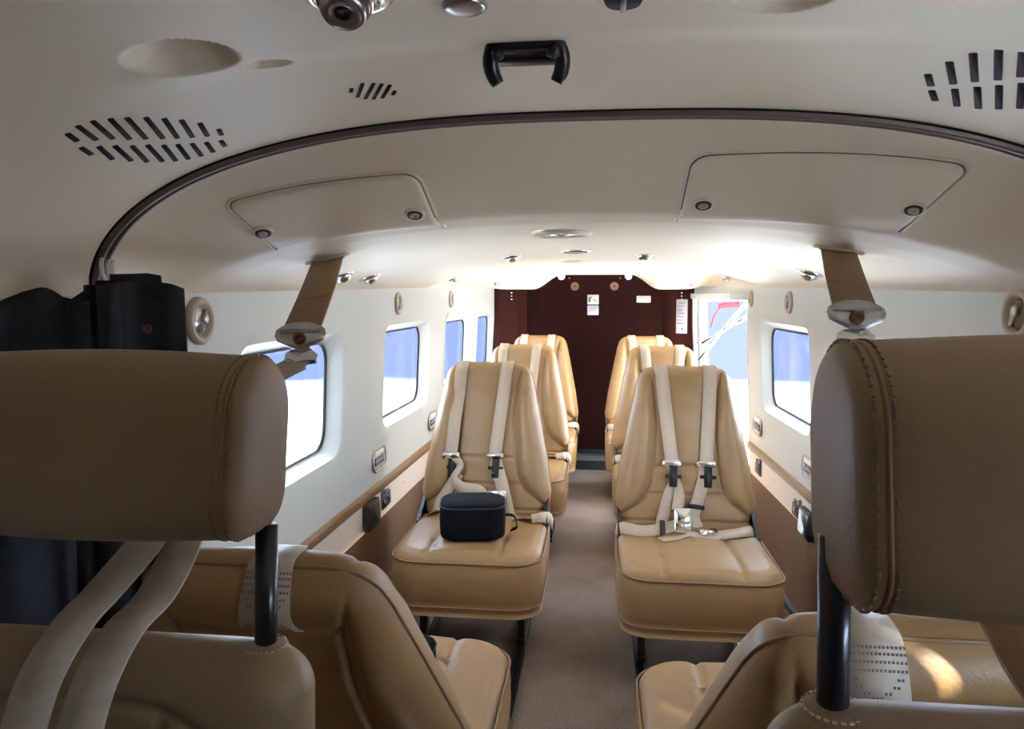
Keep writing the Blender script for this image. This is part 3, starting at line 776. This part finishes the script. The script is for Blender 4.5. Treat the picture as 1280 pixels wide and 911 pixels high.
# ------------------------------------------------------------------ black case on the seat, pouch on the aft-facing seat
def dome_case(a, b, h):
    P = rrect(a, b, min(a, b)*.62, 10); R = []
    for k, z in ((.90, 0), (.97, .004), (1, .012), (1.02, h*.5), (1.0, h*.86), (.985, h*.90)): R.append([(x*k, y*k, z) for x, y in P])
    for k, z in ((.96, h*.935), (.90, h*.965), (.75, h*.99), (.45, h*1.0), (.15, h*1.005)): R.append([(x*k, y*k, z) for x, y in P])
    return loft(R)
ca = new('headset_case', dome_case(.098, .080, .112), M['blackcloth']); ca.location = (-.338, 2.185, CUSH_Z+.020); ca.rotation_euler = (0, 0, .15)
new('zip', tube([(x*1.0, y*1.0, .098) for x, y in rrect(.0985, .0805, .048, 8)], .0025, 6, True), M['blackp'], ca)
new('carry_loop', ribbon([(.094, -.01, .06), (.125, -.005, .055), (.135, 0, .02), (.118, .01, .006)], .02, .003, (0, 1, 0)), M['blackcloth'], ca)
tag(ca, 'round-cornered black cloth case lying on the foremost seat across from the harness', 'case')
po = new('pouch', TL(slab(.050, .095, .030, 0, .045, .016, None, 21)), M['blackcloth']); po.location = (-.335, 1.345, CUSH_Z+.014)
new('zip', tube([(x, y, .028) for x, y in rrect(.0505, .0955, .030, 6)], .002, 6, True), M['blackp'], po)
tag(po, 'small black pouch on the aft-facing seat cushion, half hidden by its backrest', 'pouch')
# ------------------------------------------------------------------ things on the side walls
def lamp(s, y, z, label, k=1.0, lens='lens'):
    m = wall_mx(s, y, z); o = new('reading_lamp', T(TL(lathe([(.044, 0), (.044, .006), (.040, .011), (.034, .012), (.030, .009), (.027, .003), (.026, .001)], 36)), Matrix.Scale(k, 4)), M['bezel'], mx=m)
    new('lens', T(lathe([(.0275, .001), (.024, .005), (.012, .0085), (.0, .0095)], 24), Matrix.Scale(k, 4)), M[lens], o)
    new('lamp_bracket', T(J(TL(box(-.004, .004, -.022, .022, .006, .012), rz=-.5), TL(lathe([(.010, .006), (.010, .014), (.006, .016), (0, .016)], 16), (.004, .004, 0))), Matrix.Scale(k, 4)), M['steel'], o)
    tag(o, label, 'lamp', 'round reading lamps on the side walls')
lamp(-1, 1.275, 1.042, 'round reading lamp beside the navy curtain')
lamp(-1, 2.58, 1.058, 'round reading lamp over the second window along from the curtain', .9)
lamp(-1, 3.43, 1.068, 'round reading lamp over the third window along from the curtain', .9)
lamp(1, 1.295, 1.058, 'dark round reading lamp above the big headrest at the frame edge', 1.0, 'piping')
lamp(1, 2.66, 1.062, 'round reading lamp above the window beside the cargo door', .9)
lamp(1, 3.215, 1.072, 'round reading lamp at the very edge of the open cargo door', .8)
def air_outlet(s, y, z, label):
    m = wall_mx(s, y, z); V = J(prism(rrect(.072, .036, .028, 8), 0, .002))
    o = new('air_outlet', V, M['white'], mx=m)
    new('bezel', tube([(x, y_, .002) for x, y_ in rrect(.072, .036, .028, 8)], .0042, 8, True), M['steel'], o)
    new('thumb_tab', prism(rrect(.046, .0065, .005, 4, 0, .0215), .001, .006, .001), M['white'], o)
    new('grille_plate', prism(rrect(.050, .0135, .003, 3, 0, -.004), .001, .003), M['dark'], o)
    for k in range(5): new('louvre', prism(rrect(.0028, .0130, .001, 2, -.036+.018*k, -.004), .002, .0055), M['grey'], o)
    new('louvre_bar', prism(rrect(.050, .0014, .001, 2, 0, -.004), .002, .006), M['grey'], o)
    tag(o, label, 'air outlet', 'oval air outlets along the brown rail')
air_outlet(-1, 2.40, .536, 'oval air outlet above the rail by the two black socket panels')
air_outlet(-1, 3.15, .540, 'oval air outlet above the rail beside the seat holding the black case')
air_outlet(1, 3.13, .548, 'oval air outlet above the rail next to the open cargo door')
air_outlet(1, 2.45, .527, 'oval air outlet partly behind the cockpit headrest on the cargo door side')
def socket(s, y, z, label):
    m = wall_mx(s, y, z); m.translation += Vector((s*.002, 0, 0))
    o = new('socket_panel', prism(rrect(.056, .040, .012, 5), 0, .007, .0015), M['blackp'], mx=m)
    for i in (-1, 1):
        for j in (-1, 1):
            new('jack', TL(lathe([(.0068, .006), (.0068, .010), (.0045, .010), (.0035, .007), (0, .007)], 14), (i*.022, j*.016, 0)), M['steel'] if (i+j) else M['black'], o)
    new('bezel', tube([(x, y_, .0035) for x, y_ in rrect(.0555, .0395, .012, 5)], .002, 6, True), M['grey'], o)
    tag(o, label, 'socket panel', 'black headset socket panels')
socket(-1, 2.485, .385, 'black socket panel below the rail, next to the plain black box')
socket(1, 2.58, .365, 'black socket panel below the rail near the cockpit headrest on the door side')
socket(1, 3.12, .385, 'black socket panel below the rail next to the open cargo door')
for s, y, z, lb in ((-1, 2.30, .372, 'plain black box fixed below the rail beside the socket panel'), (1, 2.435, .348, 'plain black box below the rail, mostly behind the cockpit headrest')):
    o = new('switch_box', prism(rrect(.060, .044, .006, 4), 0, .026, .004), M['blackp'], mx=wall_mx(s, y, z)); tag(o, lb, 'box', 'plain black boxes under the rail')
    new('cover', prism(rrect(.052, .037, .005, 4), .025, .028, .001), M['black'], o)
for s, y, z in ((-1, 2.72, .375), (1, 2.86, .385)):
    o = new('screw', lathe([(.006, 0), (.005, .003), (0, .004)], 10), M['chrome'], mx=wall_mx(s, y, z)); tag(o, 'small screw head in the cream side strip '+('by the socket panel' if s < 0 else 'on the cargo door side'), 'screw')

# ------------------------------------------------------------------ things on the ceiling
def gasper(x, y, r, rz, label):
    r *= 1.22; m = ceil_mx(x, y) @ Matrix.Rotation(rz, 4, 'Z')
    o = new('air_vent', T(lathe([(1.35, 0), (1.35, .10), (1.2, .22), (1.02, .24), (1.0, .12)], 28), Matrix.Scale(r, 4)), M['chrome'], mx=m)
    new('eyeball', T(TL(lathe([(.98, .02), (.95, .25), (.8, .50), (.55, .66), (.52, .74), (.40, .74), (.36, .55), (0, .52)], 24), rx=.35), Matrix.Scale(r, 4)), M['chrome'], o)
    new('nozzle', T(TL(lathe([(.36, .56), (.2, .60), (0, .60)], 16), rx=.35), Matrix.Scale(r, 4)), M['black'], o)
    tag(o, label, 'air vent', 'chrome eyeball air vents in the ceiling')
for x, y, r, rz, lb in ((-.223, 2.235, .018, .3, 'chrome eyeball vent in the low ceiling over the seat with the black case'),
                        (.172, 2.27, .018, 2, 'chrome eyeball vent in the low ceiling over the foremost seat on the door side'),
                        (-.600, 1.80, .020, 1, 'chrome eyeball vent right behind the harness by the navy curtain'),
                        (-.598, 2.02, .020, 0, 'chrome eyeball vent just aft of the one behind the harness'),
                        (-.600, 3.25, .018, 0, 'small chrome eyeball vent over the third window from the curtain'),
                        (-.515, 4.00, .016, 0, 'tiny chrome eyeball vent near the dark bulkhead across from the cargo door'),
                        (.595, 2.06, .022, 0, 'chrome eyeball vent half hidden by the harness on the cargo door side'),
                        (.605, 3.36, .020, 0, 'chrome eyeball vent above the open cargo door'),
                        (.545, 4.05, .016, 0, 'tiny chrome eyeball vent above the aft end of the cargo door')):
    gasper(x, y, r, rz, lb)
def round_light(x, y, r, label, kind='dome_light', mt='white', sq=1):
    o = new(kind, T(lathe([(1.0, 0), (1.0, .05), (.93, .14), (.80, .15), (.74, .08)], 40), Matrix.Scale(r, 4)), M[mt], mx=ceil_mx(x, y))
    new('lens', T(lathe([(.76, .06), (.70, .03), (.5, .0), (0, -.0)], 32), Matrix.Scale(r, 4) @ Matrix.Translation((0, 0, .06))), M['lens'] if kind == 'dome_light' else M['bezel'], o)
    tag(o, label, 'light'); return o
round_light(-.038, 1.465, .060, 'shallow round dome light in the low ceiling, nearest to the access panels', 'dome_light', 'headliner')
round_light(-.027, 2.09, .042, 'slim chrome-rimmed light in the middle of the ceiling, between two eyeball vents', 'ceiling_light', 'chrome')
round_light(-.055, 2.70, .045, 'faint flush light in the ceiling just ahead of the bright aft section', 'ceiling_light', 'headliner')
# overhead eyeball vent, grey disc, dark knob, black clip in the cockpit ceiling
m = ceil_mx(-.150, .540) @ Matrix.Scale(.95, 4)
o = new('overhead_vent', T(lathe([(.043, 0), (.043, .004), (.038, .008), (.034, .008)], 40), Matrix()), M['headliner'], mx=m)
new('chrome_ring', lathe([(.034, .006), (.034, .011), (.029, .014), (.024, .013), (.022, .012)], 36), M['chrome'], o)
new('chrome_body', TL(lathe([(.0235, .008), (.0225, .020), (.019, .026), (.0165, .024)], 36), (0, .003, 0), rx=-.45), M['chrome'], o)
new('nozzle', TL(lathe([(.0175, .018), (.0175, .030), (.0155, .0335), (.008, .0335), (.0065, .031), (.0055, .031)], 32), (0, .003, 0), rx=-.45), M['steel'], o)
new('centre_hole', TL(lathe([(.0066, .030), (.0064, .0335), (.0045, .0335), (.003, .031), (0, .031)], 20), (0, .003, 0), rx=-.45), M['black'], o)
for k in range(3): new('rim_screw', TL(lathe([(.0045, .010), (.0038, .0135), (0, .014)], 12), (.029*math.cos(2.1*k+.4), .029*math.sin(2.1*k+.4), 0)), M['chrome'], o)
tag(o, 'chrome eyeball vent with round collar in the cockpit ceiling at the top edge', 'air vent')
o = new('spot_lamp', lathe([(.0195, -.002), (.0195, .004), (.017, .007), (.010, .008), (0, .008)], 32), M['steel'], mx=ceil_mx(-.074, .592) @ Matrix.Scale(.86, 4)); tag(o, 'flat grey metal disc lamp between the chrome vent and the black clip', 'lamp')
new('rim', tube([(.0195*math.cos(a), .0195*math.sin(a), .003) for a in lin(0, 2*math.pi, 33)[:-1]], .0014, 6, True), M['grey'], o)
o = new('overhead_dial', lathe([(.016, -.002), (.016, .006), (.013, .012), (0, .013)], 24), M['navy'], mx=ceil_mx(.048, .578)); tag(o, 'dark rounded knob at the top edge of the cockpit ceiling', 'knob')
new('pointer', box(-.002, .002, -.012, .012, .011, .014), M['grey'], o)
m = ceil_mx(-.038, .722)
o = empty('ceiling_clip', mx=m)
new('clip_plate', prism(rrect(.030, .017, .004, 4), 0, .010, .002), M['black'], o)
new('clip_backing', prism(rrect(.034, .008, .003, 3, 0, -.012), -.002, .014, .002), M['blackp'], o)
for sx_ in (-1, 1):
    new('prong', J(tube(catmull([(sx_*.029, .012, .000), (sx_*.034, .004, .012), (sx_*.033, -.003, .024), (sx_*.028, -.006, .034)], 4), [.006+.0016*math.sin(k/12*math.pi) for k in range(13)], 12)), M['black'], o)
    new('prong_cap', TL(lathe([(.0045, 0), (.006, .003), (.006, .009), (0, .012)], 12), (sx_*.026, .012, .006)), M['blackp'], o)
tag(o, 'black double-pronged headset clip on the middle of the cockpit ceiling', 'clip')
# slotted loudspeaker grilles: dark slots let into the headliner
def slot_between(a, b, w, parent, mx_inv):
    ax, ay = a; bx, by = b; c = ((ax+bx)/2, (ay+by)/2)
    m = ceil_mx(c[0], c[1], (bx-ax, by-ay, 0)); L_ = math.hypot(bx-ax, by-ay)
    h = (ceil_z(ax, ay)-ceil_z(bx, by)); L_ = math.hypot(L_, h)
    new('slot', J(prism(rrect(L_/2, w/2, min(w*.3, L_*.2), 3), -.004, .0008)), M['dark'], parent, mx=mx_inv @ m)
def grille(c, slots, w, label):
    m = ceil_mx(*c); o = empty('speaker_grille', mx=m); inv = m.inverted()
    for a, b in slots: slot_between(a, b, w, o, inv)
    tag(o, label, 'speaker grille', 'slotted grilles in the cockpit ceiling')
grille((-0.485, 0.84), [((a, b), (c_, d_)) for a, b, c_, d_ in [(-0.524, 0.739, -0.532, 0.764), (-0.507, 0.733, -0.522, 0.781), (-0.492, 0.736, -0.512, 0.795), (-0.479, 0.746, -0.504, 0.813), (-0.468, 0.758, -0.494, 0.829), (-0.456, 0.773, -0.483, 0.846), (-0.446, 0.791, -0.473, 0.860), (-0.437, 0.810, -0.461, 0.873), (-0.429, 0.835, -0.448, 0.885), (-0.426, 0.872, -0.435, 0.896), (-0.539, 0.780, -0.547, 0.807), (-0.529, 0.797, -0.546, 0.842), (-0.520, 0.812, -0.540, 0.869), (-0.511, 0.831, -0.534, 0.892), (-0.501, 0.846, -0.525, 0.911), (-0.492, 0.864, -0.516, 0.927), (-0.482, 0.878, -0.505, 0.939), (-0.471, 0.891, -0.490, 0.945), (-0.459, 0.903, -0.474, 0.947), (-0.445, 0.913, -0.454, 0.940)]], 0.0062, 'wide double-row slotted grille in the cockpit ceiling near the navy curtain')
grille((-0.222, 0.842), [((a, b), (c_, d_)) for a, b, c_, d_ in [(-0.242, 0.821, -0.248, 0.835), (-0.225, 0.808, -0.247, 0.856), (-0.214, 0.812, -0.241, 0.866), (-0.206, 0.817, -0.233, 0.872), (-0.199, 0.824, -0.222, 0.871), (-0.200, 0.848, -0.207, 0.863)]], 0.0042, 'small single-row slotted grille in the cockpit ceiling')
grille((0.42, 0.8), [((a, b), (c_, d_)) for a, b, c_, d_ in [(0.360, 0.812, 0.379, 0.848), (0.362, 0.771, 0.395, 0.834), (0.370, 0.743, 0.409, 0.819), (0.380, 0.719, 0.424, 0.805), (0.392, 0.703, 0.436, 0.788), (0.385, 0.862, 0.404, 0.896), (0.402, 0.848, 0.431, 0.904), (0.417, 0.833, 0.452, 0.900), (0.431, 0.819, 0.468, 0.889), (0.444, 0.803, 0.482, 0.874), (0.404, 0.690, 0.448, 0.775), (0.418, 0.682, 0.458, 0.758), (0.458, 0.789, 0.496, 0.858), (0.472, 0.778, 0.506, 0.838)]], 0.0072, 'wide double-row slotted grille in the cockpit ceiling cut by the frame edge')
# access panels on the sloping ceiling face under the wing spar
def access_panel(TLc, TRc, BLc, BRc, latches, label):
    def pt(u, v, off):
        x = (TLc[0]*(1-u)+TRc[0]*u)*(1-v)+(BLc[0]*(1-u)+BRc[0]*u)*v; y = (TLc[1]*(1-u)+TRc[1]*u)*(1-v)+(BLc[1]*(1-u)+BRc[1]*u)*v
        return Vector((x, y, ceil_full(x, y)))+ceil_n(x, y)*off
    c = pt(.5, .5, 0); us = [.5+.5*t for t in edgy(41, 1.8)]; vs = [.5+.5*t for t in edgy(31, 1.8)]
    def rc(u, v):                 # pull the two upper corners round
        du, dv = min(u, 1-u)/.07, v/.14
        if du < 1 and dv < 1:
            q = math.hypot(1-du, 1-dv)
            if q > 1e-6: k = max(1-du, 1-dv)/q; nu, nv = 1-(1-du)*k, 1-(1-dv)*k; return (nu*.07 if u < .5 else 1-nu*.07), nv*.14
        return u, v
    def f(u, v):
        uu, vv = rc(u, v); e = prof(min(min(u, 1-u), v*.55), .03); return pt(uu, vv, .0055*e*(1-sst(.72, .98, v))+.0002)-c
    o = new('access_panel', flip(gridsurf(f, us, vs)), M['headliner'], loc=c)
    path = [(0, .97), (0, .8), (0, .5), (0, .25)]+[rc(0, 0)] and [(0, .97), (0, .6), (0, .3)]+[(.07-.07*math.cos(a), .14-.14*math.sin(a)) for a in lin(.0, math.pi/2, 8)]+[(t, 0) for t in lin(.15, .85, 10)]+[(.93+.07*math.sin(a), .14-.14*math.cos(a)) for a in lin(0, math.pi/2, 8)]+[(1, .3), (1, .6), (1, .97)]
    new('panel_seam', tube([pt(u, v, -.0003)-c for u, v in path], .0022, 6), M['track'], o)
    new('seam_lip', tube([pt(.5+(u-.5)*1.022, v-.02, -.0014)-c for u, v in path], .0036, 8), M['headliner'], o)
    for x, y in latches:
        m = ceil_mx(x, y, lift=.004); m.translation -= c
        l = new('latch', T(lathe([(.0125, -.002), (.0125, .003), (.0095, .004), (.0085, .002)], 28), m @ Matrix.Scale(1.35, 4)), M['headliner'], o)
        new('latch_ring', T(lathe([(.0092, .002), (.0088, .0045), (.0062, .0045), (.0058, .003)], 24), m @ Matrix.Scale(1.35, 4)), M['blackp'], l)
        new('latch_button', T(lathe([(.006, .002), (.0055, .005), (.003, .0052), (.0025, .004), (0, .004)], 20), m @ Matrix.Scale(1.35, 4)), M['bezel'], l)
    tag(o, label, 'access panel', 'latched access panels in the ceiling')
access_panel((-.528, 1.078), (-.239, 1.105), (-.511, 1.225), (-.232, 1.275), [(-.508, 1.160), (-.263, 1.189)], 'latched ceiling access panel on the side of the navy curtain')
access_panel((.164, 1.090), (.520, 1.052), (.162, 1.279), (.490, 1.212), [(.193, 1.186), (.486, 1.146)], 'latched ceiling access panel on the cargo door side')

# ------------------------------------------------------------------ placards and fittings on the aft bulkhead
BY = 4.76
def bk(x, z, out=.0): return Matrix.Translation((x, BY-out, z)) @ Matrix.Rotation(math.pi/2, 4, 'X')   # local z towards the cabin, y up
def placard(mx, a, b, marks, label):
    o = new('placard', prism(rrect(a, b, .004, 3), 0, .002), M['paper'], mx=mx)
    for i, (poly, mt) in enumerate(marks): new('print', prism(poly, .0018, .0026), M[mt], o, smooth=False)
    tag(o, label, 'placard')
def bar(x0, x1, y0, y1): return [(x0, y0), (x1, y0), (x1, y1), (x0, y1)]
placard(bk(.012, 1.058), .036, .031, [(bar(-.026, -.016, -.016, .014), 'ink'), (bar(-.024, -.006, .010, .016), 'ink'), ([(.000, .006), (.024, -.010), (.024, -.016), (.020, -.015), (-.002, .002)], 'ink')], 'upper white pictogram placard on the dark bulkhead')
placard(bk(.012, .990), .036, .031, [(bar(-.024, .022, -.006, -.002), 'inkb'), (bar(-.024, .024, .012, .015), 'inkb'), (bar(-.024, .014, .004, .006), 'inkb')], 'lower white text placard directly under the pictogram placard')
placard(bk(.330, 1.060), .044, .021, [(bar(-.032, .030, -.004, -.001), 'inkb'), (bar(-.032, .024, .006, .008), 'inkb')], 'small wide white placard alone on the dark bulkhead')
for x, lb in ((-.105, 'round bronze fitting on the bulkhead nearer the windowed side'), (.145, 'round bronze fitting on the bulkhead nearer the cargo door')):
    o = new('round_fitting', lathe([(.027, 0), (.027, .005), (.022, .008), (.017, .005), (.008, .006), (0, .008)], 28), M['bronze'], mx=bk(x, 1.142))
    new('cross_slot', J(prism(bar(-.010, .010, -.002, .002), .0075, .0085), prism(bar(-.002, .002, -.010, .010), .0075, .0085)), M['dark'], o, smooth=False); tag(o, lb, 'fitting')
for x, lb in ((-.190, 'white knob at the top corner of the bulkhead on the windowed side'), (.232, 'white knob at the top corner of the bulkhead on the cargo door side')):
    o = new('tie_knob', TL(lathe([(.012, 0), (.014, .012), (.024, .020), (.022, .036), (.010, .042), (0, .043)], 20)), M['white'], mx=bk(x, 1.205)); tag(o, lb, 'knob')
    new('screw', TL(lathe([(.004, 0), (.004, .003), (0, .004)], 8), (.05 if x < 0 else -.05, -.012, 0)), M['chrome'], o)
# placard on the angled return beside the cargo door
a, b = Vector((.51, 4.70, 0)), Vector((.60, 4.64, 0)); u = (b-a).normalized(); n = Vector((u.y, -u.x, 0)); n = n if n.y < 0 else -n
m = Matrix((u, Vector((0, 0, 1)), n)).transposed().to_4x4(); m.translation = (a.lerp(b, .55)).to_tuple()[:2]+(.955,); m.translation += n*.001
placard(m, .038, .105, [(bar(-.026+.004*(k % 2), .018-.006*(k % 3), .078-.021*k, .086-.021*k), 'inkb') for k in range(7)]+[(bar(.000, .008, -.084, -.070), 'ink')], 'tall white instruction placard on the brown return by the cargo door')
for s, x in ((-1, -.50), (1, .555)):
    for k in range(3):
        o = new('liner_screw', TL(lathe([(.006, 0), (.005, .003), (0, .004)], 8)), M['chrome'], mx=Matrix.Translation((x, 4.66, 1.10-.02*k)) @ Matrix.Rotation(math.pi/2, 4, 'X'))
        tag(o, ('topmost', 'middle', 'lowest')[k]+' of three screws at the top of the brown liner on the '+('windowed side' if s < 0 else 'cargo door side'), 'screw', 'liner screws '+('windowed' if s < 0 else 'door'))
